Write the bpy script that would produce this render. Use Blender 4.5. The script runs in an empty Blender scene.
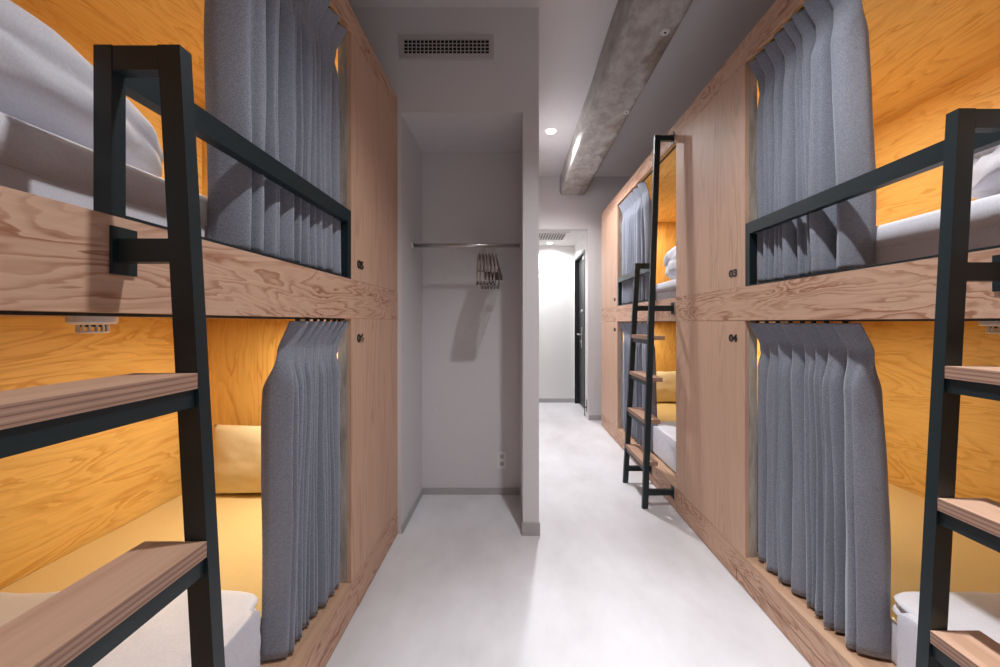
import bpy, bmesh, math, random
from mathutils import Vector, Matrix, noise
random.seed(7)
S = bpy.context.scene
COL = S.collection
H = 1.2            # eye height
R = math.radians

# ------------------------------------------------------------------ materials
def nt(name):
    m = bpy.data.materials.new(name); m.use_nodes = True
    t = m.node_tree; b = t.nodes['Principled BSDF']
    return m, t, b
def N(t, kind, **kw):
    n = t.nodes.new(kind)
    for k, v in kw.items():
        if k in n.inputs: n.inputs[k].default_value = v
        else: setattr(n, k, v)
    return n
def ramp(t, stops, interp='LINEAR'):
    r = t.nodes.new('ShaderNodeValToRGB'); r.color_ramp.interpolation = interp
    e = r.color_ramp.elements
    while len(e) < len(stops): e.new(0.5)
    for i, (p, c) in enumerate(stops):
        e[i].position = p; e[i].color = (*c, 1) if len(c) == 3 else c
    return r
def coords(t, scale=(1,1,1), loc=(0,0,0), rot=(0,0,0)):
    tc = N(t, 'ShaderNodeTexCoord'); mp = N(t, 'ShaderNodeMapping')
    mp.inputs['Scale'].default_value = scale; mp.inputs['Location'].default_value = loc
    mp.inputs['Rotation'].default_value = rot
    t.links.new(tc.outputs['Object'], mp.inputs['Vector'])
    return mp
def plain(name, col, rough=.5, metal=0, bump=0, bscale=200, spec=.5):
    m, t, b = nt(name)
    b.inputs['Base Color'].default_value = (*col, 1); b.inputs['Roughness'].default_value = rough
    b.inputs['Metallic'].default_value = metal; b.inputs['Specular IOR Level'].default_value = spec
    n = N(t, 'ShaderNodeTexNoise', Scale=bscale, Detail=3.0)
    t.links.new(coords(t).outputs[0], n.inputs['Vector'])
    mx = N(t, 'ShaderNodeMix', data_type='RGBA')
    mx.inputs['Factor'].default_value = 0.5
    r = ramp(t, [(.3, tuple(c*.93 for c in col)), (.7, tuple(min(1, c*1.06) for c in col))])
    t.links.new(n.outputs[0], r.inputs[0]); t.links.new(r.outputs[0], b.inputs['Base Color'])
    t.nodes.remove(mx)
    if bump:
        bp = N(t, 'ShaderNodeBump', Strength=bump, Distance=.001)
        t.links.new(n.outputs[0], bp.inputs['Height']); t.links.new(bp.outputs[0], b.inputs['Normal'])
    return m
def wood(name, light, dark, along, rings=16, stretch=7, freq=3.2, rough=.5, strength=.6, seed=0, pl=None, distort=.25, det=2.5):
    """plain-sliced plywood veneer: contour lines of a stretched noise field"""
    m, t, b = nt(name)
    sc = [freq, freq, freq]; sc['XYZ'.index(along)] = freq/stretch
    mp = coords(t, tuple(sc), (seed, seed*1.7, seed*.6))
    n1 = N(t, 'ShaderNodeTexNoise', Scale=1.0, Detail=det, Roughness=.46, Distortion=distort)
    t.links.new(mp.outputs[0], n1.inputs['Vector'])
    mul = N(t, 'ShaderNodeMath', operation='MULTIPLY'); mul.inputs[1].default_value = rings
    t.links.new(n1.outputs[0], mul.inputs[0])
    fr = N(t, 'ShaderNodeMath', operation='FRACT'); t.links.new(mul.outputs[0], fr.inputs[0])
    rr = ramp(t, [(0, (0,0,0)), (.5, (.25,)*3), (.82, (1,)*3), (.93, (.75,)*3), (1, (0,0,0))])
    t.links.new(fr.outputs[0], rr.inputs[0])
    # fibre noise
    sf = [140, 140, 140]; sf['XYZ'.index(along)] = 5
    mf = coords(t, tuple(sf)); nf = N(t, 'ShaderNodeTexNoise', Scale=1.0, Detail=2.0)
    t.links.new(mf.outputs[0], nf.inputs['Vector'])
    rf = ramp(t, [(.3, (.72,)*3), (.7, (1.0,)*3)]); t.links.new(nf.outputs[0], rf.inputs[0])
    # patchy strength
    np_ = N(t, 'ShaderNodeTexNoise', Scale=2.3, Detail=1.0); t.links.new(mp.outputs[0], np_.inputs['Vector'])
    rp = ramp(t, [(.35, (.25,)*3), (.65, (1,)*3)]); t.links.new(np_.outputs[0], rp.inputs[0])
    k = N(t, 'ShaderNodeMath', operation='MULTIPLY'); t.links.new(rr.outputs[0], k.inputs[0]); t.links.new(rp.outputs[0], k.inputs[1])
    k2 = N(t, 'ShaderNodeMath', operation='MULTIPLY'); t.links.new(k.outputs[0], k2.inputs[0]); k2.inputs[1].default_value = strength
    mx = N(t, 'ShaderNodeMix', data_type='RGBA')
    mx.inputs[6].default_value = (*light, 1); mx.inputs[7].default_value = (*dark, 1)
    t.links.new(k2.outputs[0], mx.inputs[0])
    mm = N(t, 'ShaderNodeMix', data_type='RGBA', blend_type='MULTIPLY'); mm.inputs[0].default_value = .35
    t.links.new(mx.outputs[2], mm.inputs[6]); t.links.new(rf.outputs[0], mm.inputs[7])
    t.links.new(mm.outputs[2], b.inputs['Base Color'])
    b.inputs['Roughness'].default_value = rough
    b.inputs['Specular IOR Level'].default_value = .35
    bp = N(t, 'ShaderNodeBump', Strength=.12, Distance=.002)
    t.links.new(k.outputs[0], bp.inputs['Height']); t.links.new(bp.outputs[0], b.inputs['Normal'])
    return m
WL, WD = (.66, .42, .295), (.33, .135, .07)
M = {}
M['ply_h'] = wood('fir plywood, grain lengthwise', WL, WD, 'Y', rings=16, stretch=4.5, freq=8, seed=3, strength=1.0, distort=.6, det=5)
M['ply_v'] = wood('fir plywood, grain upright', WL, (.30,.15,.085), 'Z', rings=18, stretch=13, freq=6, seed=8, strength=.36, distort=.4, det=4)
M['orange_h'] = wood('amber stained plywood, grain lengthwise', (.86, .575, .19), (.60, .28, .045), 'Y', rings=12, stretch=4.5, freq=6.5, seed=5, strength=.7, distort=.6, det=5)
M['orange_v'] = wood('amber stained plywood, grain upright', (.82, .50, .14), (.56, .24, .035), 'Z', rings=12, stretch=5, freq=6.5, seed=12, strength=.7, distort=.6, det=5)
M['sill'] = wood('fir board sill', (.60,.38,.25), (.36,.17,.09), 'Y', rings=12, stretch=12, freq=5.0, seed=21, strength=.5)
M['step'] = wood('step veneer', (.56, .35, .245), (.36,.19,.11), 'Y', rings=10, stretch=10, freq=6, seed=2, strength=.5)
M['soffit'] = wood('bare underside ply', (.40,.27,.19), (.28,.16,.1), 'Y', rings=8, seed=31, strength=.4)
def plyedge():
    m, t, b = nt('plywood edge layers')
    mp = coords(t, (1,1,1)); sx = N(t, 'ShaderNodeSeparateXYZ'); t.links.new(mp.outputs[0], sx.inputs[0])
    nz = N(t, 'ShaderNodeTexNoise', Scale=1.0, Detail=2.0); mp2 = coords(t, (8, 8, 200)); t.links.new(mp2.outputs[0], nz.inputs['Vector'])
    mu = N(t, 'ShaderNodeMath', operation='MULTIPLY'); mu.inputs[1].default_value = 1/.0085; t.links.new(sx.outputs[2], mu.inputs[0])
    fr = N(t, 'ShaderNodeMath', operation='FRACT'); t.links.new(mu.outputs[0], fr.inputs[0])
    r = ramp(t, [(0, (.16,.08,.06)), (.16, (.33,.19,.13)), (.55, (.50,.31,.22)), (1, (.36,.2,.14))])
    t.links.new(fr.outputs[0], r.inputs[0])
    mm = N(t, 'ShaderNodeMix', data_type='RGBA', blend_type='MULTIPLY'); mm.inputs[0].default_value = .5
    rn = ramp(t, [(.3, (.6,)*3), (.7, (1,)*3)]); t.links.new(nz.outputs[0], rn.inputs[0])
    t.links.new(r.outputs[0], mm.inputs[6]); t.links.new(rn.outputs[0], mm.inputs[7])
    t.links.new(mm.outputs[2], b.inputs['Base Color']); b.inputs['Roughness'].default_value = .6
    return m
M['ply_edge'] = plyedge()
def weathered():
    m, t, b = nt('weathered grey timber')
    n = N(t, 'ShaderNodeTexNoise', Scale=1.0, Detail=5.0, Roughness=.65); t.links.new(coords(t, (28,28,5)).outputs[0], n.inputs['Vector'])
    r = ramp(t, [(.3, (.25,.20,.165)), (.5, (.44,.375,.32)), (.68, (.58,.52,.46))]); t.links.new(n.outputs[0], r.inputs[0])
    t.links.new(r.outputs[0], b.inputs['Base Color']); b.inputs['Roughness'].default_value = .85
    return m
M['grey_post'] = weathered()
M['steel'] = plain('dark green black painted steel', (.006, .016, .020), .45, 0, .15, 400)
M['black'] = plain('matt black', (.006,.006,.007), .5)
M['wall'] = plain('painted plaster', (.68, .65, .665), .75, 0, .05, 300)
M['wall_white'] = plain('white painted plaster', (.80, .785, .765), .7, 0, .05, 300)
M['base'] = plain('grey baseboard vinyl', (.42, .40, .40), .55)
M['white_plastic'] = plain('white plastic', (.78, .76, .76), .35)
M['metal_white'] = plain('vent white enamel', (.50,.465,.465), .5)
M['chrome'] = plain('brushed stainless', (.62,.60,.60), .28, 1.0)
M['hanger'] = plain('dark wood hanger', (.20,.15,.14), .45)
M['track'] = plain('dark curtain track', (.03,.028,.028), .45, .3)
M['duct'] = plain('dark duct', (.004,.004,.005), .9)
def floor_mat():
    m, t, b = nt('pale cement floor')
    n = N(t, 'ShaderNodeTexNoise', Scale=2.2, Detail=6.0, Roughness=.62); t.links.new(coords(t, (1.3,.8,1)).outputs[0], n.inputs['Vector'])
    r = ramp(t, [(.34, (.585,.56,.57)), (.50, (.655,.635,.65)), (.66, (.715,.70,.715))]); t.links.new(n.outputs[0], r.inputs[0])
    t.links.new(r.outputs[0], b.inputs['Base Color'])
    r2 = ramp(t, [(.3, (.42,)*3), (.7, (.58,)*3)]); t.links.new(n.outputs[0], r2.inputs[0]); t.links.new(r2.outputs[0], b.inputs['Roughness'])
    n2 = N(t, 'ShaderNodeTexNoise', Scale=60, Detail=3.0); t.links.new(coords(t).outputs[0], n2.inputs['Vector'])
    bp = N(t, 'ShaderNodeBump', Strength=.06, Distance=.002); t.links.new(n2.outputs[0], bp.inputs['Height']); t.links.new(bp.outputs[0], b.inputs['Normal'])
    return m
M['floor'] = floor_mat()
def concrete():
    m, t, b = nt('bare concrete')
    n = N(t, 'ShaderNodeTexNoise', Scale=9.0, Detail=12.0, Roughness=.74, Distortion=.2); t.links.new(coords(t, (1,.7,1)).outputs[0], n.inputs['Vector'])
    r = ramp(t, [(.28, (.20,.175,.16)), (.48, (.36,.335,.315)), (.60, (.45,.43,.41)), (.78, (.60,.58,.56))]); t.links.new(n.outputs[0], r.inputs[0])
    # brown stain hugging the right edge of the beam
    tc = coords(t); sx = N(t, 'ShaderNodeSeparateXYZ'); t.links.new(tc.outputs[0], sx.inputs[0])
    n2 = N(t, 'ShaderNodeTexNoise', Scale=4.5, Detail=4.0); t.links.new(coords(t, (1,.8,1), (5,2,1)).outputs[0], n2.inputs['Vector'])
    ad = N(t, 'ShaderNodeMath', operation='MULTIPLY_ADD'); ad.inputs[1].default_value = .55
    t.links.new(n2.outputs[0], ad.inputs[0]); t.links.new(sx.outputs[0], ad.inputs[2])
    rs = ramp(t, [(.50, (0,)*3), (.56, (.75,)*3)]); t.links.new(ad.outputs[0], rs.inputs[0])
    mx = N(t, 'ShaderNodeMix', data_type='RGBA', blend_type='MULTIPLY'); t.links.new(rs.outputs[0], mx.inputs[0])
    t.links.new(r.outputs[0], mx.inputs[6]); mx.inputs[7].default_value = (.50,.40,.33,1)
    t.links.new(mx.outputs[2], b.inputs['Base Color']); b.inputs['Roughness'].default_value = .9
    bp = N(t, 'ShaderNodeBump', Strength=.5, Distance=.006); t.links.new(n.outputs[0], bp.inputs['Height']); t.links.new(bp.outputs[0], b.inputs['Normal'])
    return m
M['concrete'] = concrete()
def cloth(name, a, b_, scale=900, rough=.95, bump=.4, sheen=.3, big=None):
    m, t, b = nt(name)
    n = N(t, 'ShaderNodeTexNoise', Scale=scale, Detail=2.0); t.links.new(coords(t, (1,1,.6)).outputs[0], n.inputs['Vector'])
    r = ramp(t, [(.36, a), (.64, b_)]); t.links.new(n.outputs[0], r.inputs[0])
    t.links.new(r.outputs[0], b.inputs['Base Color']); b.inputs['Roughness'].default_value = rough
    b.inputs['Sheen Weight'].default_value = sheen
    b.inputs['Specular IOR Level'].default_value = .2
    n2 = n
    if big:
        n2 = N(t, 'ShaderNodeTexNoise', Scale=big, Detail=4.0, Distortion=.6); t.links.new(coords(t).outputs[0], n2.inputs['Vector'])
    bp = N(t, 'ShaderNodeBump', Strength=bump, Distance=.001 if not big else .012)
    t.links.new(n2.outputs[0], bp.inputs['Height']); t.links.new(bp.outputs[0], b.inputs['Normal'])
    return m
M['curtain'] = cloth('blue grey woven curtain', (.185,.20,.25), (.32,.335,.39), 520)
M['linen'] = cloth('white cotton', (.70,.70,.76), (.76,.76,.82), 300, .8, .45, .1, big=9)
M['yellow'] = cloth('yellow cotton sheet', (.80,.62,.29), (.84,.66,.33), 300, .8, .2, .1, big=5)
M['yellow_pillow'] = cloth('yellow pillow cotton', (.76,.63,.40), (.80,.68,.44), 300, .8, .15, .1, big=6)
def emit(name, col, e):
    m, t, b = nt(name); b.inputs['Emission Color'].default_value = (*col, 1); b.inputs['Emission Strength'].default_value = e
    b.inputs['Base Color'].default_value = (*col, 1)
    return m
M['lamp'] = emit('lit downlight lens', (1, .93, .84), 30)
M['lamp_warm'] = emit('lit reading lamp lens', (1, .80, .5), 12)

# ------------------------------------------------------------------ mesh helpers
def box(bm, x0, x1, y0, y1, z0, z1, mi=0, bevel=0):
    if x0 > x1: x0, x1 = x1, x0
    if y0 > y1: y0, y1 = y1, y0
    vs = [bm.verts.new((x, y, z)) for x in (x0, x1) for y in (y0, y1) for z in (z0, z1)]
    q = [(0,1,3,2), (4,6,7,5), (0,4,5,1), (2,3,7,6), (0,2,6,4), (1,5,7,3)]
    fs = []
    for f in q:
        fc = bm.faces.new([vs[i] for i in f]); fc.material_index = mi; fs.append(fc)
    if bevel:
        ed = {e for f in fs for e in f.edges}
        bmesh.ops.bevel(bm, geom=list(ed), offset=bevel, segments=2, affect='EDGES', profile=.6)
    return vs
def prism(bm, loop_a, loop_b, mi=0):
    """closed solid between two matching loops"""
    a = [bm.verts.new(p) for p in loop_a]; b = [bm.verts.new(p) for p in loop_b]; n = len(a)
    fs = [bm.faces.new(a), bm.faces.new(b[::-1])]
    for i in range(n): fs.append(bm.faces.new([a[i], b[i], b[(i+1) % n], a[(i+1) % n]]))
    for f in fs: f.material_index = mi
    bmesh.ops.recalc_face_normals(bm, faces=fs)
    return fs
def tube(bm, pts, r, seg=10, cap=True):
    rings = []
    for i, p in enumerate(pts):
        p = Vector(p)
        d = (Vector(pts[min(i+1, len(pts)-1)]) - Vector(pts[max(i-1, 0)])).normalized()
        up = Vector((0,0,1)) if abs(d.z) < .9 else Vector((1,0,0))
        a = d.cross(up).normalized(); b = d.cross(a)
        rings.append([bm.verts.new(p + a*r*math.cos(2*math.pi*k/seg) + b*r*math.sin(2*math.pi*k/seg)) for k in range(seg)])
    for i in range(len(rings)-1):
        for k in range(seg):
            f = bm.faces.new([rings[i][k], rings[i][(k+1) % seg], rings[i+1][(k+1) % seg], rings[i+1][k]]); f.smooth = True
    if cap: bm.faces.new(rings[0][::-1]); bm.faces.new(rings[-1])
def lathe(bm, c, prof, seg=32, axis='Z', mi=0):
    rings = []
    for r, h in prof:
        ring = []
        for k in range(seg):
            a = 2*math.pi*k/seg; u, v = r*math.cos(a), r*math.sin(a)
            p = (u, v, h) if axis == 'Z' else ((h, u, v) if axis == 'X' else (u, h, v))
            ring.append(bm.verts.new(Vector(c) + Vector(p)))
        rings.append(ring)
    for i in range(len(rings)-1):
        for k in range(seg):
            f = bm.faces.new([rings[i][k], rings[i][(k+1) % seg], rings[i+1][(k+1) % seg], rings[i+1][k]]); f.material_index = mi
    bm.faces.new(rings[0]).material_index = mi; bm.faces.new(rings[-1]).material_index = mi
def link(name, bm, mats, parent=None, smooth=False, origin=None):
    """bm is in world coordinates; shift to the root's location when parented"""
    me = bpy.data.meshes.new(name)
    off = Vector((0,0,0))
    if parent is not None:
        q = parent
        while q is not None: off += Vector(q.location); q = q.parent
    elif origin is not None: off = Vector(origin)
    bmesh.ops.recalc_face_normals(bm, faces=bm.faces[:])
    for v in bm.verts: v.co -= off
    bm.to_mesh(me); bm.free()
    if not isinstance(mats, (list, tuple)): mats = [mats]
    for m in mats: me.materials.append(m)
    if smooth: me.polygons.foreach_set('use_smooth', [True]*len(me.polygons))
    o = bpy.data.objects.new(name, me); COL.objects.link(o)
    if parent is not None: o.parent = parent
    elif origin is not None: o.location = origin
    return o
def tag(o, label, cat, group=None):
    o['label'] = label; o['category'] = cat
    if group: o['group'] = group
    return o
def thing(name, label, cat, loc, group=None):
    o = bpy.data.objects.new(name, None); o.empty_display_size = .05; COL.objects.link(o)
    o.location = loc
    return tag(o, label, cat, group)
def struct(name, bm, m, origin=(0,0,0)):
    o = link(name, bm, m, origin=origin); o['kind'] = 'structure'; return o
def bx(name, parent, mats, *b, bevel=0):
    bm = bmesh.new()
    for q in b: box(bm, *q, bevel=bevel)
    return link(name, bm, mats, parent)

# ------------------------------------------------------------------ room dimensions
FL, FR = .648, 1.042            # bunk faces left / right of the camera axis
DEP = 1.09                      # bunk inner depth
YH = 2.04                       # header wall over the niche
CEIL = 2.985
YF = 4.42                       # far wall with the opening to the lobby
YB = 5.39                       # back of the lobby
ZL = 2.345                      # lobby ceiling
XPL, XPR = .061, .152           # partition
XD = .935                       # lobby right wall
WLX, WRX = -(FL+DEP+.06), FR+DEP+.06
YN = -1.9                       # wall behind the camera

bm = bmesh.new(); box(bm, WLX-.1, WRX+.1, YN-.1, YB+.2, -.1, 0); struct('floor', bm, M['floor'])
bm = bmesh.new(); box(bm, WLX-.1, WRX+.1, YN-.1, YF+.1, CEIL, CEIL+.1); struct('ceiling', bm, M['wall'])
bm = bmesh.new(); box(bm, WLX-.1, WLX, YN, YH+.6, 0, CEIL); struct('wall_left', bm, M['wall'])
bm = bmesh.new(); box(bm, WRX, WRX+.1, YN, YF+.1, 0, CEIL); struct('wall_right', bm, M['wall'])
bm = bmesh.new(); box(bm, WLX-.1, WRX+.1, YN-.1, YN, 0, CEIL); struct('wall_behind', bm, M['wall'])
# niche: header block, left return, back, partition running on along the passage
NZ, NX, NB = 2.39, -.628, 2.515
bm = bmesh.new()
box(bm, WLX, XPR, YH, NB+.1, NZ, CEIL)
box(bm, WLX, NX, YH, NB+.1, 0, NZ)
struct('wall_closet', bm, M['wall'])
bm = bmesh.new(); box(bm, NX, XPL, NB, NB+.1, 0, NZ); struct('wall_closet_back', bm, M['wall'])
bm = bmesh.new(); box(bm, XPL, XPR, YH-.012, NB+.1, 0, NZ); box(bm, XPL, XPR, YH, NB, NZ, NZ) if False else None
box(bm, XPL, XPR, NB+.1, YB, 0, CEIL); struct('wall_partition', bm, M['wall'])
# baseboards of the niche
bm = bmesh.new(); box(bm, NX, XPL, NB-.008, NB, 0, .045, bevel=.001); struct('baseboard_closet_back', bm, M['base'])
bm = bmesh.new(); box(bm, NX, NX+.008, YH+.003, NB-.008, 0, .045, bevel=.001); struct('baseboard_closet_left', bm, M['base'])
bm = bmesh.new(); box(bm, XPL-.006, XPL, YH-.018, NB-.008, 0, .072); box(bm, XPL, XPR+.006, YH-.018, YH-.012, 0, .072)
box(bm, XPR, XPR+.006, YH-.012, YB-.01, 0, .06); struct('baseboard_partition', bm, M['base'])
# far wall
bm = bmesh.new()
box(bm, XPR, XD, YF, YF+.1, ZL, CEIL)
box(bm, XD, WRX, YF, YF+.1, 0, CEIL)
struct('wall_far', bm, M['wall'])
bm = bmesh.new(); box(bm, XD+.005, FR+.2, YF-.008, YF, 0, .06); struct('baseboard_far', bm, M['base'])
bm = bmesh.new(); box(bm, XPR, XD+.3, YF+.1, YB+.1, ZL, ZL+.1); struct('ceiling_lobby', bm, M['wall_white'])
bm = bmesh.new(); box(bm, XPR-.1, XD+.3, YB, YB+.1, 0, ZL); struct('wall_lobby_back', bm, M['wall_white'])
bm = bmesh.new(); box(bm, XPR, XD, YB-.008, YB, 0, .06); struct('baseboard_lobby', bm, M['base'])
# lobby right wall with door opening
DY0, DY1, DZ = 4.60, 5.345, 2.13
bm = bmesh.new()
box(bm, XD, XD+.2, YF+.1, DY0, 0, ZL); box(bm, XD, XD+.2, DY1, YB, 0, ZL); box(bm, XD, XD+.2, DY0, DY1, DZ, ZL)
struct('wall_lobby_right', bm, M['wall_white'])

# entrance door -------------------------------------------------
d = bpy.data.objects.new('door_1', None); COL.objects.link(d); d.location = (XD+.06, 4.97, 0); d['kind'] = 'structure'
d['label'] = 'dark entrance door with steel handle in the lobby right wall'
fr = (.012)
bx('door_frame', d, M['black'], (XD-.006, XD+.12, DY0, DY0+.028, 0, DZ), (XD-.006, XD+.12, DY1-.028, DY1, 0, DZ), (XD-.006, XD+.12, DY0+.028, DY1-.028, DZ-.03, DZ))
leafm = plain('charcoal door', (.035,.037,.04), .4)
bx('door_leaf', d, leafm, (XD+.055, XD+.095, DY0+.03, DY1-.03, .008, DZ-.032), bevel=.002)
bm = bmesh.new(); lathe(bm, (XD+.055, 5.06, 1.355), [(.001,-.022), (.018,-.022), (.027,-.014), (.028,0)], 24, 'X'); link('deadbolt', bm, M['chrome'], d)
hp = bx('handle_plate', d, M['chrome'], (XD+.043, XD+.055, 5.035, 5.085, .84, 1.13), bevel=.003)
bm = bmesh.new(); tube(bm, [(XD+.045,5.06,1.03), (XD-.005,5.06,1.03), (XD-.014,5.05,1.03), (XD-.014,4.93,1.03)], .010, 10); link('lever_handle', bm, M['chrome'], hp)
bm = bmesh.new(); lathe(bm, (XD+.043, 5.06, .93), [(.001,-.012), (.015,-.012), (.016,0)], 20, 'X'); link('lock_cylinder', bm, M['chrome'], hp)
bm = bmesh.new(); box(bm, XD+.012, XD+.053, 4.66, 4.86, 2.035, 2.085, bevel=.004)
prism(bm, [(XD+.02,4.80,2.09), (XD+.035,4.80,2.09), (XD+.035,4.80,2.098), (XD+.02,4.80,2.098)], [(XD+.002,4.635,2.09), (XD+.014,4.635,2.09), (XD+.014,4.635,2.098), (XD+.002,4.635,2.098)])
link('door_closer', bm, M['chrome'], d)
ds = bpy.data.objects
t = thing('door_stopper', 'small black door stopper low on the wall edge before the dark door', 'door stopper', (XD-.006, 4.5, .1))
bx('mounting_plate', t, M['black'], (XD-.004, XD, 4.485, 4.515, .085, .235), bevel=.001)
bm = bmesh.new(); tube(bm, [(XD-.004,4.5,.14), (XD-.03,4.5,.14)], .009, 12); link('bumper', bm, M['black'], t)

# concrete beam -------------------------------------------------
BX0, BX1, BZ = .588, .885, 2.765
bm = bmesh.new(); ny = 150; nx = 10; nz = 6; y0, y1 = YN+.01, YF
def beam_off(y, k):
    return noise.noise(Vector((y*1.7, k*5.1, 0)))*.006 + noise.noise(Vector((y*6, k*3.3, 4)))*.003
rows = []
for i in range(ny+1):
    y = y0 + (y1-y0)*i/ny
    cham = .012 + max(0, noise.noise(Vector((y*2.3, 9, 1))))*.05
    rx = BX1 + .0 + noise.noise(Vector((y*1.3, 3, 3)))*.004
    prof = [(BX0+beam_off(y,1), CEIL+.002)]
    for k in range(1, nz): prof.append((BX0+beam_off(y, 1+k*.25), CEIL - (CEIL-BZ-cham)*k/nz))
    prof.append((BX0+beam_off(y,2), BZ+cham)); prof.append((BX0+cham*.7, BZ+beam_off(y,3)))
    for k in range(1, nx): prof.append((BX0+cham*.7+(rx-BX0-cham*.7)*k/nx, BZ+beam_off(y, 3+k*.3)))
    prof += [(rx-.006, BZ), (rx, BZ+.006), (rx, CEIL+.002)]
    rows.append([bm.verts.new((x, y, z)) for x, z in prof])
for i in range(ny):
    for k in range(len(rows[0])-1):
        bm.faces.new([rows[i][k], rows[i+1][k], rows[i+1][k+1], rows[i][k+1]]).smooth = True
bm.faces.new(rows[0]); bm.faces.new(rows[-1][::-1])
beam = struct('trim_1', bm, M['concrete'], origin=(BX0, 0, BZ)); beam['label'] = 'bare concrete beam under the ceiling'
for (x, y) in ((.825, 1.94), (.852, 2.68)):
    bm = bmesh.new(); lathe(bm, (x, y, BZ), [(.012,-.004), (.020,-.006), (.026,.0), (.026,.006)], 20)
    pg = link('formwork_plug', bm, plain('mortar plug', (.62,.60,.58), .9), beam)
    bm = bmesh.new(); lathe(bm, (x, y, BZ), [(.001,-.0062), (.006,-.0062), (.006,-.004)], 14); link('tie_hole', bm, M['duct'], pg)

# small wall and ceiling fittings ------------------------------
def wall_vent(name, x0, x1, z0, z1, y, label):
    t = thing(name, label, 'vent', ((x0+x1)/2, y, z0))
    b = .027
    bm = bmesh.new()
    for q in ((x0, x1, z0, z0+b), (x0, x1, z1-b, z1), (x0, x0+b, z0+b, z1-b), (x1-b, x1, z0+b, z1-b)):
        box(bm, q[0], q[1], y-.012, y, q[2], q[3])
    link('frame', bm, M['metal_white'], t)
    bx('duct_backing', t, M['duct'], (x0+b, x1-b, y-.003, y-.001, z0+b, z1-b))
    bm = bmesh.new(); n = 21
    for i in range(1, n):
        x = x0+b + (x1-x0-2*b)*i/n
        box(bm, x-.0022, x+.0022, y-.011, y-.004, z0+b, z1-b)
    link('upright_louvres', bm, M['metal_white'], t)
    bm = bmesh.new()
    for i in range(1, 4):
        z = z0+b + (z1-z0-2*b)*i/4
        box(bm, x0+b, x1-b, y-.0075, y-.0035, z-.0015, z+.0015)
    link('cross_louvres', bm, M['metal_white'], t)
wall_vent('air_vent', -.636, -.103, 2.688, 2.822, YH, 'long rectangular air vent on the wall above the closet niche')
t = thing('ceiling_vent', 'square mesh air grille in the lobby ceiling', 'vent', (.52, 4.78, ZL))
gx0, gx1, gy0, gy1 = .30, .735, 4.56, 5.0
bm = bmesh.new(); b = .04
for q in ((gx0, gx1, gy0, gy0+b), (gx0, gx1, gy1-b, gy1), (gx0, gx0+b, gy0+b, gy1-b), (gx1-b, gx1, gy0+b, gy1-b)): box(bm, q[0], q[1], q[2], q[3], ZL-.010, ZL)
link('frame', bm, M['wall_white'], t)
bx('duct_backing', t, M['duct'], (gx0+b, gx1-b, gy0+b, gy1-b, ZL-.003, ZL-.001))
bm = bmesh.new()
for i in range(1, 10):
    x = gx0+b + (gx1-gx0-2*b)*i/10; box(bm, x-.005, x+.005, gy0+b, gy1-b, ZL-.0050, ZL-.0042)
for i in range(1, 5):
    y = gy0+b + (gy1-gy0-2*b)*i/5; box(bm, gx0+b, gx1-b, y-.012, y+.012, ZL-.0048, ZL-.0044)
link('grille', bm, M['metal_white'], t)
t = thing('ceiling_hatch', 'flush white ceiling hatch panel between the passage downlight and far wall', 'hatch', (.42, 4.0, CEIL))
bx('panel', t, M['wall'], (.34, .48, 3.97, 4.12, CEIL-.004, CEIL), bevel=.001)

def downlight(x, y, z, label, power, size, blend=.6, r=.045, core=0, csize=64, col=(.955,.97,1.0)):
    t = thing('downlight', label, 'downlight', (x, y, z), 'recessed ceiling downlights')
    bm = bmesh.new(); n = 40
    prof = [(r*1.0, -.001), (r*1.0, -.004), (r*1.25, -.005), (r*1.35, -.001)]
    rings = [[bm.verts.new((x+q*math.cos(2*math.pi*k/n), y+q*math.sin(2*math.pi*k/n), z+h)) for k in range(n)] for q, h in prof]
    for i in range(3):
        for k in range(n): bm.faces.new([rings[i][k], rings[i][(k+1) % n], rings[i+1][(k+1) % n], rings[i+1][k]])
    link('trim_ring', bm, M['white_plastic'], t)
    bm = bmesh.new(); lathe(bm, (x, y, z), [(r*.98, -.003), (r*.98, -.001)], 32); link('lens', bm, M['lamp'], t)
    for pw, sz, bl in ((power, size, blend), (core, csize, 1.0)):      # reflector: wide spill and tight core of one beam
        if not pw: continue
        L = bpy.data.lights.new('spot', 'SPOT'); L.energy = pw; L.spot_size = R(sz); L.spot_blend = bl; L.shadow_soft_size = .045
        L.color = col
        o = bpy.data.objects.new('spot_beam', L); COL.objects.link(o); o.parent = t; o.location = (0, 0, -.012)
    return t
downlight(.40, .86, CEIL, 'recessed downlight over the near aisle between the front bunks', 150, 114, .75, core=190, csize=48)
downlight(.40, -.9, CEIL, 'recessed downlight behind the camera over the aisle', 75, 112, .8, core=200, csize=48)
downlight(.364, 3.36, CEIL, 'glowing recessed downlight in the passage ceiling left of the concrete beam', 170, 145, .8, core=70, csize=60)
downlight(.546, 5.19, ZL, 'glowing downlight in the low lobby ceiling by the mesh grille', 88, 160, .8, r=.038)

# outlet, switch
t = thing('power_outlet', 'white power outlet low on the closet niche back wall', 'outlet', (-.072, NB, .175))
bx('cover_plate', t, M['white_plastic'], (-.105, -.038, NB-.007, NB, .178, .298), bevel=.002)
for z in (.265, .215):
    s_ = bx('socket', t, M['metal_white'], (-.084, -.058, NB-.009, NB-.007, z-.014, z+.014))
    bx('slots', s_, M['black'], (-.077, -.0755, NB-.0095, NB-.009, z-.006, z+.006), (-.067, -.0655, NB-.0095, NB-.009, z-.006, z+.006))
t = thing('wall_switch', 'thin white switch plate on the passage side of the partition', 'switch', (XPR, 2.42, 1.15))
bx('cover_plate', t, M['white_plastic'], (XPR, XPR+.012, 2.36, 2.44, 1.17, 1.31), bevel=.002)
bx('rocker', t, M['white_plastic'], (XPR+.012, XPR+.015, 2.375, 2.425, 1.2, 1.28))

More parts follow.
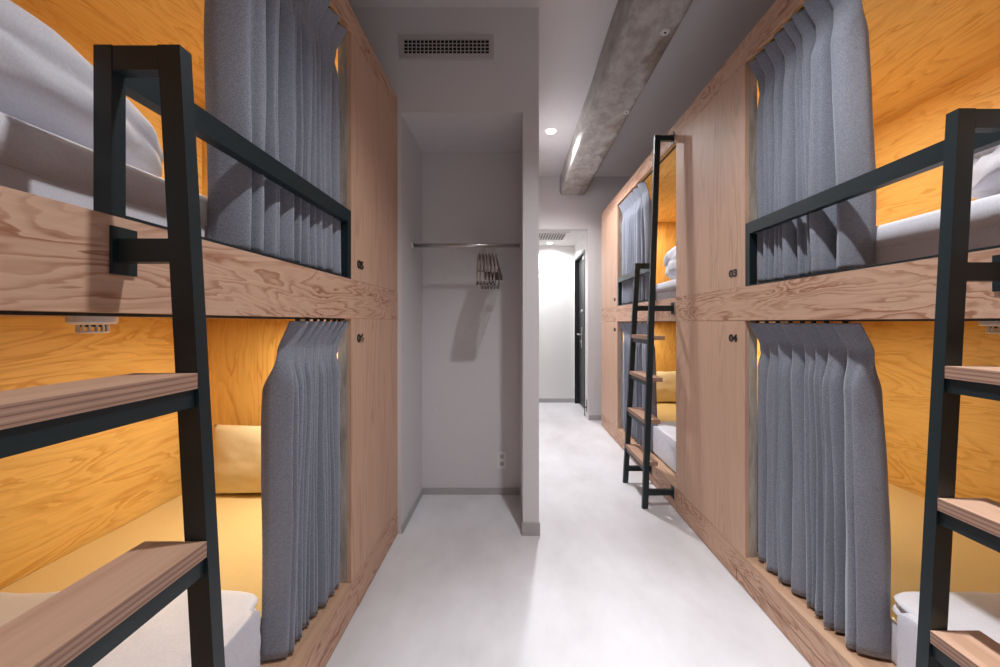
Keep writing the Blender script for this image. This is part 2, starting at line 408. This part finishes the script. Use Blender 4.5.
# clothes rail + hangers -----------------------------------------
RY, RZ = 2.26, 1.682
t = thing('clothes_rail', 'chrome clothes rail spanning the closet niche', 'clothes rail', ((NX+XPL)/2, RY, RZ))
bm = bmesh.new(); tube(bm, [(NX+.004, RY, RZ), (XPL-.004, RY, RZ)], .0125, 20); link('rod', bm, M['chrome'], t)
for x, a in ((NX, 1), (XPL, -1)):
    bm = bmesh.new(); lathe(bm, (x, RY, RZ), [(.001, a*.012), (.019, a*.012), (.024, a*.003), (.024, 0)], 24, 'X'); link('end_flange', bm, M['chrome'], t)
def make_hanger():
    t = thing('clothes_hanger', '', 'hanger', (0, 0, 0), 'hangers bunched on the closet rail')
    bm = bmesh.new()
    pts = [(0, .0145*math.cos(a)*1.0, .0145*math.sin(a)) for a in [R(x) for x in range(-35, 216, 25)]]
    pts = [(p[0], p[1], p[2]) for p in pts]
    pts += [(0, -.010, -.022), (0, 0, -.034), (0, 0, -.065)]
    tube(bm, pts, .0019, 8); link('hook', bm, M['chrome'], t)
    # shaped shoulder with rounded, forward-curving ends
    bm = bmesh.new(); n = 24; prev = None
    for i in range(n+1):
        w = -1 + 2*i/n; y = w*.205; z = -.062 - .11*abs(w)**1.3 - (.012 if abs(w) > .97 else 0)
        th = .005 + .003*abs(w); hh = .013 - .003*abs(w); cx = .022*abs(w)**2
        ring = [bm.verts.new((cx+a*th, y, z+b_*hh)) for a, b_ in ((-1,-.6), (-.6,-1), (.6,-1), (1,-.6), (1,.6), (.6,1), (-.6,1), (-1,.6))]
        if prev:
            for k in range(8): bm.faces.new([prev[k], prev[(k+1) % 8], ring[(k+1) % 8], ring[k]]).smooth = True
        else: bm.faces.new(ring)
        prev = ring
    bm.faces.new(prev[::-1]); link('shoulder_bar', bm, M['hanger'], t)
    bm = bmesh.new(); tube(bm, [(.010, -.165, -.155), (.006, -.165, -.235), (.004, -.15, -.245), (.004, .15, -.245), (.006, .165, -.235), (.010, .165, -.155)], .0042, 8); link('trouser_bar', bm, M['chrome'], t)
    for y in (-.12, .12):
        bm = bmesh.new(); box(bm, -.003, .009, y-.008, y+.008, -.262, -.236, bevel=.002); link('clip', bm, M['hanger'], t)
    return t
def copy_thing(o, loc, label, rotz=0, group=None):
    r = o.copy(); COL.objects.link(r); r.location = loc; r.rotation_euler = (0, 0, rotz); r['label'] = label
    for ch in list(o.children):
        c = ch.copy(); COL.objects.link(c); c.parent = r
        for g in ch.children:
            e = g.copy(); COL.objects.link(e); e.parent = c
    return r
hg = make_hanger()
hl = ['leftmost dark clothes hanger on the chrome rail in the niche', 'second dark hanger from the left on the niche rail',
      'third dark hanger from the left on the niche rail', 'third dark hanger from the right on the niche rail',
      'second dark hanger from the right on the niche rail', 'rightmost dark clothes hanger on the chrome rail in the niche']
for i in range(6):
    loc = (-.205 + i*.0205, RY, RZ); rz = R(-2 + random.uniform(-.8, .8))
    if i == 0: hg.location = loc; hg.rotation_euler = (0,0,rz); hg['label'] = hl[0]
    else: copy_thing(hg, loc, hl[i], rz)

# ------------------------------------------------------------------ bunk module
SILL = .148; ZTOP = 2.47
def number(parent, txt, s, F, y, z):
    c = bpy.data.curves.new('number', 'FONT'); c.body = txt; c.size = .046; c.align_x = 'CENTER'; c.align_y = 'CENTER'; c.extrude = .0012; c.offset = .0016
    tmp = bpy.data.objects.new('tmp', c); c.materials.append(M['black']); COL.objects.link(tmp)
    bpy.context.view_layer.update()
    me = bpy.data.meshes.new_from_object(tmp); bpy.data.objects.remove(tmp); bpy.data.curves.remove(c)
    o = bpy.data.objects.new('number_plate', me); COL.objects.link(o)
    o.scale = (1.35, 1, 1); o.parent = parent; o.location = Vector((s*(F-.0015), y, z)) - Vector(parent.location)
    # reads from the aisle: text x axis runs along the face, y axis up
    o.rotation_euler = (R(90), 0, R(-90) if s > 0 else R(90))
    o['label'] = 'black numerals %s on the panel' % txt
def bunk(s, F, ys, yo, ye, zb0, zb1, zo1, num_up, num_lo, label, lampk=(5, 8)):
    """s side (+1 right), F face distance, ys..ye module, opening ys+.02..yo"""
    X = lambda u: s*(F+u)
    t = thing('bunk_bed', label, 'bunk bed', (s*(F+.5), (ys+ye)/2, 0), 'built-in plywood bunk beds')
    D = DEP
    g = .0012
    bx('side_panel_upper', t, M['ply_v'], (X(0), X(.018), yo, ye, zb1+g, zo1)) 
    bx('side_panel_lower', t, M['ply_v'], (X(0), X(.018), yo, ye, SILL+g, zb0-g))
    bx('header_board', t, M['ply_h'], (X(0), X(.018), ys, ye, zo1+g, ZTOP))
    bx('bed_rail', t, M['ply_h'], (X(-.0015), X(.03), ys, ye, zb0, zb1))
    # plinth: face board with drawer gap, sill board
    bx('plinth_board', t, M['ply_h'], (X(-.001), X(.018), ys, ye, .060, SILL-.012))
    bx('drawer_front', t, M['ply_h'], (X(.001), X(.018), ys, yo+.06, .003, .056), (X(-.001), X(.018), yo+.063, ye, .003, .0595))
    bx('plinth_core', t, M['duct'], (X(.019), X(.04), ys, ye, .0, SILL-.02))
    bx('sill_board', t, M['sill'], (X(-.001), X(D), ys, ye, SILL-.011, SILL))
    for nm, z0, z1 in (('timber_post', SILL+.001, zb0-.002), ('timber_post', zb1+.001, zo1-.001)):
        bx(nm, t, M['grey_post'], (X(.0185), X(.055), yo+.001, yo+.045, z0, z1))
    # upper deck: rail-height floor of the top bunk; underside shows below
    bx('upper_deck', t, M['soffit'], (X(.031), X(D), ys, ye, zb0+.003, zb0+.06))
    bx('lining_back', t, M['orange_h'], (X(D), X(D+.018), ys, ye, SILL, zb0+.003), (X(D), X(D+.018), ys, ye, zb0+.06, zo1+.02))
    bx('lining_end', t, M['orange_v'], (X(.058), X(D), ye-.018, ye, SILL+.001, zb0+.002), (X(.058), X(D), ye-.018, ye, zb0+.061, zo1))
    bx('lining_foot', t, M['orange_v'], (X(.031), X(D), ys, ys+.018, SILL+.001, zb0+.002), (X(.031), X(D), ys, ys+.018, zb0+.061, zo1))
    bx('lining_ceiling', t, M['orange_h'], (X(.019), X(D), ys, ye, zo1+.001, zo1+.019))
    bx('roof_board', t, M['ply_h'], (X(.019), X(D+.018), ys, ye, ZTOP-.02, ZTOP))
    for z0, z1 in ((zb0-.006, zb0-.0005), (zo1-.006, zo1-.0005)):
        for u in (.026, .036): bx('curtain_track', t, M['track'], (X(u), X(u+.005), ys+.02, yo, z0, z1))
    ny_ = yo+.085
    number(t, num_up, s, F, ny_, zb1+.070); number(t, num_lo, s, F, ny_, zb0-.085)
    # reading lamps on the ceiling of each berth, behind the drawn curtain
    for pw, zz in ((lampk[0], zb0+.0025), (lampk[1], zo1+.0005)):
        lx, ly = X(.31 if s < 0 else .38), ye-.31
        bm = bmesh.new(); box(bm, lx-.03, lx+.03, ly-.09, ly+.09, zz-.018, zz, bevel=.003); rl = link('reading_lamp', bm, M['white_plastic'], t)
        bx('lit_diffuser', rl, M['lamp_warm'], (lx-.024, lx+.024, ly-.085, ly+.085, zz-.0195, zz-.0182))
        L = bpy.data.lights.new('glow', 'AREA'); L.shape = 'RECTANGLE'; L.size = .05; L.size_y = .17; L.energy = pw; L.color = (1, .88, .70)
        o = bpy.data.objects.new('lamp_glow', L); COL.objects.link(o); o.parent = t
        o.location = Vector((lx, ly, zz-.022)) - Vector(t.location); o.rotation_euler = (0, 0, 0)
    return t
def mattress(s, F, ys, ye, z0, z1, name, label, mat, topper=None, top=None):
    X = lambda u: s*(F+u)
    t = thing(name, label, 'mattress', (s*(F+.6), (ys+ye)/2, z0))
    bm = bmesh.new(); box(bm, X(.13), X(DEP-.004), ys+.02, ye-.03, z0+.001, z1)
    bmesh.ops.bevel(bm, geom=bm.edges[:], offset=.014, segments=4, affect='EDGES', profile=.6)
    o = link('cover', bm, mat, t, smooth=True)
    if top:
        bm = bmesh.new(); nx_, ny_ = 40, 70; g = []
        for i in range(nx_+1):
            u = .126 + (DEP-.004-.126)*i/nx_; r = []
            for j in range(ny_+1):
                y = ys+.03 + (ye-ys-.065)*j/ny_
                z = z1+.003 + .0035*(1+noise.noise(Vector((u*3+y*5, y*2.2, s))))*1.0 + .002*noise.noise(Vector((u*14, y*5, 2)))
                if i == 0: z -= .005
                r.append(bm.verts.new((X(u), y, z)))
            g.append(r)
        for i in range(nx_):
            for j in range(ny_): bm.faces.new([g[i][j], g[i+1][j], g[i+1][j+1], g[i][j+1]]).smooth = True
        o2 = link('top_sheet', bm, top, t, smooth=True); o2['label'] = 'yellow cotton sheet'
    if topper:
        zt = topper
        bm = bmesh.new(); n = 60
        # loosely tucked sheet edge lapping the front of the mattress
        rows = []
        for i in range(n+1):
            y = ys+.05 + (ye-ys-.1)*i/n
            w = .004*noise.noise(Vector((y*4, s*3, 0)))
            rows.append([bm.verts.new(p) for p in ((X(.16), y, z1+.0015), (X(.137), y, z1+.001), (X(.1275), y, z1-.012), (X(.1255-abs(w)), y, zt+w*2), (X(.1292), y, zt+w*2))])
        for i in range(n):
            for k in range(4): bm.faces.new([rows[i][k], rows[i+1][k], rows[i+1][k+1], rows[i][k+1]]).smooth = True
        link('sheet_edge', bm, mat, t, smooth=True)
    return t
def soft_block(x0, x1, y0, y1, z0, z1, layers=1, amp=.012, seed=0, sq=5, res=34, taper=0, flat_bottom=True, pk=.055):
    """squashy rounded block of folded cloth"""
    bm = bmesh.new(); bmesh.ops.create_cube(bm, size=2)
    bmesh.ops.subdivide_edges(bm, edges=bm.edges[:], cuts=res, use_grid_fill=True)
    cx, cy, cz = (x0+x1)/2, (y0+y1)/2, (z0+z1)/2; hx, hy, hz = abs(x1-x0)/2, abs(y1-y0)/2, (z1-z0)/2
    for v in bm.verts:
        p = v.co; n = (abs(p.x)**sq + abs(p.y)**sq + abs(p.z)**sq)**(1/sq)
        q = p/n
        zz = (q.z+1)/2
        pinch = 1.0
        side = max(abs(q.x), abs(q.y))
        if layers > 1:
            ph = (zz*layers) % 1.0; gr = (1-abs(2*ph-1)); pinch = 1 - pk*(1-gr**.35)*max(0, (side-.6)/.4)
        if taper: hzz = hz*(1 - taper*max(0, q.y)**2)
        else: hzz = hz
        w = Vector((cx+q.x*hx*pinch, cy+q.y*hy*pinch, z0 + zz*2*hzz))
        k = amp
        if flat_bottom and zz < .12: k *= max(0, zz/.12)
        d = noise.noise_vector(Vector((w.x*6+seed, w.y*6, w.z*9)))*k + noise.noise_vector(Vector((w.x*17+seed, w.y*17, w.z*25)))*k*.35
        rid = 1-abs(noise.noise(Vector((w.x*5+w.y*3+seed, w.y*4, w.z*14+seed))))*2
        d.z += max(0, rid)*k*.5*(1 if zz > .3 else 0)
        w += d
        if w.z < z0: w.z = z0
        v.co = w
    return bm
def pillow_mesh(w, h, th, seed=0):
    """upright pillow centred at origin: width x, height z, thickness y, bottom at 0"""
    bm = bmesh.new(); n = 28; F_ = []
    for sgn in (1, -1):
        g = []
        for i in range(n+1):
            r = []
            for j in range(n+1):
                a, b_ = -1+2*i/n, -1+2*j/n
                e = ((1-a*a)*(1-b_*b_))**.36
                pinch = 1 - .05*(1-abs(a*b_))*max(abs(a), abs(b_))**4
                wr = noise.noise(Vector((a*2.2+seed, b_*2.2, sgn)))*.010 + noise.noise(Vector((a*6+seed, b_*5, sgn)))*.003
                r.append(bm.verts.new((a*w/2*pinch, sgn*(th/2*e + wr*e), h/2 + b_*h/2*pinch)))
            g.append(r)
        for i in range(n):
            for j in range(n):
                bm.faces.new([g[i][j], g[i+1][j], g[i+1][j+1], g[i][j+1]]).smooth = True
    bmesh.ops.remove_doubles(bm, verts=bm.verts[:], dist=1e-5)
    return bm
# ------------------------------------------------------------------ curtain
def curtain(s, F, yf, yn, ztop, zbot, folds, label, seed, u0=.062, spread=.0, deep=.03, amp=.033):
    rnd = random.Random(seed)
    X = lambda u: s*(F+u)
    t = thing('curtain', label, 'curtain', (X(.06), (yf+yn)/2, ztop), 'blue grey privacy curtains of the bunks')
    L = yf-yn
    # fold table: breakpoints with widths and heights
    ws = [rnd.uniform(.75, 1.3) for _ in range(folds)]; ws[-1] *= 1.7; ws[-2] *= 1.2
    tot = sum(ws); edges = [0]
    for w in ws: edges.append(edges[-1]+w/tot)
    am = [rnd.uniform(.75, 1.2) for _ in range(folds)]; ph = [rnd.uniform(-.5, .5) for _ in range(folds)]
    per = 28; cols = folds*per+1; rowsn = 64; hd = .085
    bm = bmesh.new(); grid = []
    Hh = ztop-zbot
    sk = [rnd.uniform(-.22, .22) for _ in range(folds)]; sub = [rnd.uniform(0, .3) for _ in range(folds)]
    for i in range(cols):
        fi = min(folds-1, i//per); f = (i - fi*per)/per
        c = edges[fi] + (edges[fi+1]-edges[fi])*f
        fs = f + sk[fi]*math.sin(math.pi*f)*.5          # skewed fold profile
        colv = []
        for j in range(rowsn+1):
            v = (j/rowsn)**1.25*Hh; z = ztop - v; q = v/Hh
            fs = min(1, max(0, fs)); rid = (1-abs(2*fs-1)**2.3)**.62
            rid *= 1-sub[fi]*(.4+q)*math.exp(-((f-.62)/.09)**2)
            lean = math.sin(2*math.pi*fs)
            A = amp*am[fi]*(.95+.25*q)*(1.2 if fi >= folds-2 else 1)
            tri = 1-abs(2*f-1)
            # pinch pleated heading, hanging from gliders: slanting flat facets
            if v < hd:
                k = v/hd
                u = .018 + .036*k + (.5-tri)*.032*(1-.2*k)
                yy = -L*c + .020*(tri-.5) - .010*k
            else:
                k = min(1, (v-hd)/.13); k = k*k*(3-2*k)
                pin = .6+.4*k
                uh = .054 + (.5-tri)*.024; ul = u0 + A*(1-2*rid)*pin + deep*c*q
                u = uh*(1-k)+ul*k
                yh = -L*c + .020*(tri-.5) - .010
                yl = -L*c - (L/folds)*am[fi]*lean*.05 - .010 + .005*math.sin(q*5+ph[fi]*6)
                if fi == 0: yl += .045*(1-f)*1.0; ul = max(ul, .064)
                if fi == 0: u = uh*(1-k)+max(ul, .066)*k if f < .6 else u
                yy = yh*(1-k)+yl*k
            u += (noise.noise(Vector((c*9, z*2.6, seed)))*.007 + noise.noise(Vector((c*30, z*5, seed)))*.003)*min(1, v/.1)
            yy += noise.noise(Vector((c*14, z*1.8, seed+5)))*.008*min(1, v/.1)
            zz = z + (noise.noise(Vector((c*8, seed, 1)))*.010*q)
            uu = X(min(.122, max(.006, u)))
            colv.append(bm.verts.new((uu, yf+yy, max(zz, zbot))))
        grid.append(colv)
    for i in range(cols-1):
        for j in range(rowsn):
            bm.faces.new([grid[i][j], grid[i+1][j], grid[i+1][j+1], grid[i][j+1]]).smooth = True
    o = link('fabric', bm, M['curtain'], t, smooth=True)
    so = o.modifiers.new('thickness', 'SOLIDIFY'); so.thickness = .0022; so.offset = 0
    # hooks
    first = None
    for k in range(folds):
        y = yf - L*(edges[k]+edges[k+1])/2
        if first is None:
            bm = bmesh.new(); box(bm, X(.028), X(.039), y-.006, y+.006, ztop-.006, ztop+.014, bevel=.0015)
            first = link('glider', bm, M['track'], t); fy = y
        else:
            c2 = first.copy(); COL.objects.link(c2); c2.location.y += y-fy
    return t
# ------------------------------------------------------------------ ladder
def ladder(s, F, ya, yb, yo, zrail, zb1, label, reach=.120, lift=0.0):
    """ya far stringer near-face, yb near (tall) stringer near-face"""
    t = thing('bunk_ladder', label, 'ladder', (s*(F-.15), (ya+yb)/2, 0), 'black steel bunk ladders')
    OUT = lambda z: reach + .055*(1.64-z)     # outward reach of the short stringer
    OT = lambda z: .202 - .080*z/2.4          # and of the tall one
    w, d = .036, .022
    zt = zrail+.002
    def sq(f, z, y): # section at height z
        return [(s*(F-f(z)), y, z), (s*(F-f(z)+w), y, z), (s*(F-f(z)+w), y+d, z), (s*(F-f(z)), y+d, z)]
    bm = bmesh.new(); prism(bm, sq(OUT, 0, ya), sq(OUT, zt, ya)); link('stringer', bm, M['steel'], t)
    bm = bmesh.new(); prism(bm, sq(OT, 0, yb), sq(OT, 2.405, yb)); link('stringer', bm, M['steel'], t)
    e = .0008
    # arched return of the short stringer to its post at the bunk face
    bx('top_return', t, M['steel'], (s*(F-OUT(zt)+w), s*F, ya+e, ya+d-e, zt-.040, zt-e))
    bx('handrail_post', t, M['steel'], (s*(F+.001), s*(F+.030), ya, ya+d, zb1+.001, zt))
    # brackets with wall plates
    def bracket(f, y, z, h):
        b_ = bx('bracket', t, M['steel'], (s*(F-f(z)+w-.001), s*(F-.006), y+e, y+d-e, z-h/2, z+h/2))
        bx('fixing_plate', b_, M['steel'], (s*(F-.0065), s*(F-.002), y-.006, y+d+.012, z-h/2-.02, z+h/2+.02), bevel=.001)
    bracket(OUT, ya, 1.305+lift*1.5, .038); bracket(OUT, ya, .106, .036)
    bracket(OT, yb, 1.290, .036); bracket(OT, yb, .104, .036); bracket(OT, yb, 2.387, .034)
    # steps
    for z in (.292+lift, .565+lift, .838+lift, 1.110+lift):
        o_ = OUT(z)
        bm = bmesh.new(); xa, xb = s*(F-o_-.001), s*(F-o_+.100)
        box(bm, xa, xb, yb+d+.001, ya-.001, z-.025, z)
        bm.faces.ensure_lookup_table()
        for f in bm.faces:
            f.material_index = 0 if abs(f.normal.z) > .5 or abs(f.calc_center_median().z - z) < 1e-4 or abs(f.calc_center_median().z-(z-.025)) < 1e-4 else 1
        st = link('step', bm, [M['step'], M['ply_edge']], t)
        bx('step_bracket', st, M['steel'], (s*(F-o_+.004), s*(F-o_+.030), yb+d+.001, ya-.001, z-.055, z-.0255))
    # guard rail along the opening
    bx('guard_rail', t, M['steel'], (s*(F+.001), s*(F+.029), yb+.0, yo, zrail-.050, zrail)) if False else bx('guard_rail', t, M['steel'], (s*(F+.001), s*(F+.029), ya+d+.0005, yo-.001, zrail-.050, zrail))
    bx('end_post', t, M['steel'], (s*(F+.001), s*(F+.034), yo-.030, yo-.001, zb1+.007, zrail-.0505))
    bx('bottom_rail', t, M['steel'], (s*(F+.001), s*(F+.030), ya+d+.001, yo-.001, zb1+.001, zb1+.0065))
    return t

MOD = 1.905
ZLb0, ZLb1, ZRb0, ZRb1 = 1.216, 1.373, 1.209, 1.359
LS, LO, LE = .15, 1.452, 2.036
RE = 2.287; RS = RE-MOD; RO = 1.610
RE2 = RE+MOD; RO2 = RO+MOD+.045
bunk(-1, FL, LS, LO, LE, ZLb0, ZLb1, 2.368, '05', '06', 'left plywood bunk bed numbered 05 and 06 beside the closet niche', (8, 7))
bunk(+1, FR, RS, RO, RE-.001, ZRb0, ZRb1, 2.36, '03', '04', 'nearer of the two right plywood bunk beds, numbered 03 and 04')
bunk(+1, FR, RE, RO2, RE2, ZRb0, ZRb1, 2.36, '01', '02', 'far right plywood bunk bed, next to the lobby end wall')

ladder(-1, FL, .583, .209, LO, 1.648, ZLb1, 'black steel ladder with wooden steps on the left bunk', .110, .008)
ladder(+1, FR, .743, .369, RO, 1.64, ZRb1, 'nearest black steel ladder on the right, cut off by the frame edge')
ladder(+1, FR, 2.688, 2.314, RO2, 1.64, ZRb1, 'black steel ladder with tall bar in the middle distance on the far right bunk')

mattress(-1, FL, LS, LE, SILL, .288, 'mattress', 'low mattress under a yellow sheet in the left lower bunk', M['linen'], top=M['yellow'])
mattress(+1, FR, RS, RE, SILL, .288, 'mattress', 'low mattress under a yellow sheet in the near right lower bunk, behind the ladder', M['linen'], top=M['yellow'])
mattress(+1, FR, RE, RE2, SILL, .288, 'mattress', 'low mattress under a yellow sheet in the far right lower bunk', M['linen'], top=M['yellow'])
mattress(-1, FL, LS, LE, ZLb0+.061, 1.522, 'mattress', 'white sheeted mattress in the left upper bunk', M['linen'], 1.445)
mattress(+1, FR, RS, RE, ZRb0+.061, 1.510, 'mattress', 'white sheeted mattress in the near right upper bunk', M['linen'], 1.435)
mattress(+1, FR, RE, RE2, ZRb0+.061, 1.510, 'mattress', 'white sheeted mattress in the far right upper bunk', M['linen'], 1.435)

def duvet(s, F, ys, yend, z0, z1, layers, amp, seed, label, u0=.112, u1=1.0, sq=5, taper=0, drop=0):
    X = lambda u: s*(F+u)
    bm = soft_block(X(u0), X(u1), ys+.05, yend, z0, z1, layers, amp, seed, sq, taper=taper)
    o = link('duvet', bm, M['linen'], None, smooth=True, origin=(X((u0+u1)/2), (ys+yend)/2, z0))
    if drop:
        e = soft_block(X(.086), X(.1225), ys+.06, yend-.06, z0-drop, z1-.006, 3, .004, seed+2, 14, pk=.014)
        link('folded_edge', e, M['linen'], o, smooth=True)
    tag(o, label, 'duvet', 'folded white duvets'); return o
duvet(-1, FL, LS, 1.12, .299, .375, 2, .010, 3, 'flat folded white duvet at the foot of the left lower bunk', sq=16, drop=.14)
duvet(+1, FR, RS, 1.12, .299, .365, 2, .012, 9, 'flat folded white duvet in the near right lower bunk', sq=16, drop=.14)
duvet(+1, FR, RE, 2.95, .299, .385, 2, .016, 15, 'folded white duvet in the far right lower bunk beside the yellow pillow', sq=9, drop=.14)
duvet(-1, FL, LS, 1.0, 1.523, 1.76, 2, .018, 21, 'thick bundled white duvet in the left upper bunk behind the ladder', u0=.135, sq=2.7, taper=.62)
duvet(+1, FR, RS, 1.07, 1.511, 1.780, 2, .030, 27, 'crumpled white duvet in the near right upper bunk at the photo edge', u0=.135, sq=3.5, taper=.2)
duvet(+1, FR, RE, 3.0, 1.511, 1.80, 2, .028, 33, 'crumpled white duvet in the far right upper bunk', u0=.135, sq=3.0, taper=.3)

def pillow(x, y, z, label, seed, tilt=-7):
    bm = pillow_mesh(.60, .355, .13, seed)
    o = link('pillow', bm, M['yellow_pillow'], None, smooth=True, origin=(0,0,0))
    o.location = (x, y, z); o.rotation_euler = (R(tilt), 0, 0)
    tag(o, label, 'pillow', 'yellow pillows'); return o
pillow(-1.30, 1.888, .299, 'yellow pillow propped against the end wall of the left lower bunk', 2)
pillow(1.73, RE2-.155, .299, 'yellow pillow at the head of the far right lower bunk', 5)

curtain(-1, FL, LO-.008, 1.115, ZLb0-.012, SILL+.012, 7, 'grey curtain gathered at the panel of the left lower bunk', 11, deep=.03)
curtain(-1, FL, LO-.008, .915, 2.355, ZLb1+.012, 8, 'grey curtain gathered in the left upper bunk behind the guard rail', 12, deep=.02)
curtain(+1, FR, RO-.008, 1.12, ZRb0-.012, SILL+.012, 8, 'grey curtain gathered at the panel of the near right lower bunk', 13, deep=.02)
curtain(+1, FR, RO-.008, 1.165, 2.347, ZRb1+.012, 8, 'grey curtain in the near right upper bunk behind the guard rail', 14, deep=.03)
curtain(+1, FR, RO2-.008, 2.88, ZRb0-.012, SILL+.012, 7, 'grey curtain of the far right lower bunk behind the ladder steps', 15, deep=.02)
curtain(+1, FR, RO2-.008, 2.93, 2.347, ZRb1+.012, 7, 'grey curtain of the far right upper bunk', 16, deep=.02)

def heat_alarm(x, y, z, label):
    t = thing('smoke_alarm', label, 'smoke alarm', (x, y, z), 'smoke alarms under the upper decks')
    bm = bmesh.new(); lathe(bm, (x, y, z), [(.001,-.024), (.041,-.024), (.046,-.018), (.046,0)], 40); link('base', bm, M['white_plastic'], t)
    bm = bmesh.new(); lathe(bm, (x, y, z), [(.001,-.031), (.022,-.031), (.022,-.026)], 24); link('chamber', bm, M['black'], t)
    bm = bmesh.new()
    for k in range(14):
        a = 2*math.pi*k/14; cx, cy = x+.027*math.cos(a), y+.027*math.sin(a)
        lathe(bm, (cx, cy, z), [(.0024,-.045), (.0024,-.026)], 6)
    lathe(bm, (x, y, z), [(.001,-.047), (.027,-.047), (.030,-.044), (.030,-.042)], 28)
    link('cage', bm, M['white_plastic'], t)
heat_alarm(-1.10, .945, ZLb0+.003, 'white round smoke alarm under the upper deck of the left bunk')
heat_alarm(1.53, 1.125, ZRb0+.003, 'white round smoke alarm under the upper deck of the near right bunk')

# ------------------------------------------------------------------ world, camera
w = bpy.data.worlds.new('World'); S.world = w; w.use_nodes = True
w.node_tree.nodes['Background'].inputs[0].default_value = (.75, .78, .9, 1); w.node_tree.nodes['Background'].inputs[1].default_value = .05
cam = bpy.data.cameras.new('camera'); co = bpy.data.objects.new('camera', cam); COL.objects.link(co)
cam.sensor_width = 36; cam.lens = 36*360/1000; cam.clip_start = .02
co.location = (0, 0, H); co.rotation_euler = (R(90), 0, 0)
cam.shift_x = -.012; cam.shift_y = -.0112
S.camera = co
S.view_settings.view_transform = 'Standard'; S.view_settings.look = 'None'
S.view_settings.exposure = .12; S.view_settings.gamma = 1; S.view_settings.use_curve_mapping = False
S.cycles.sample_clamp_indirect = 4
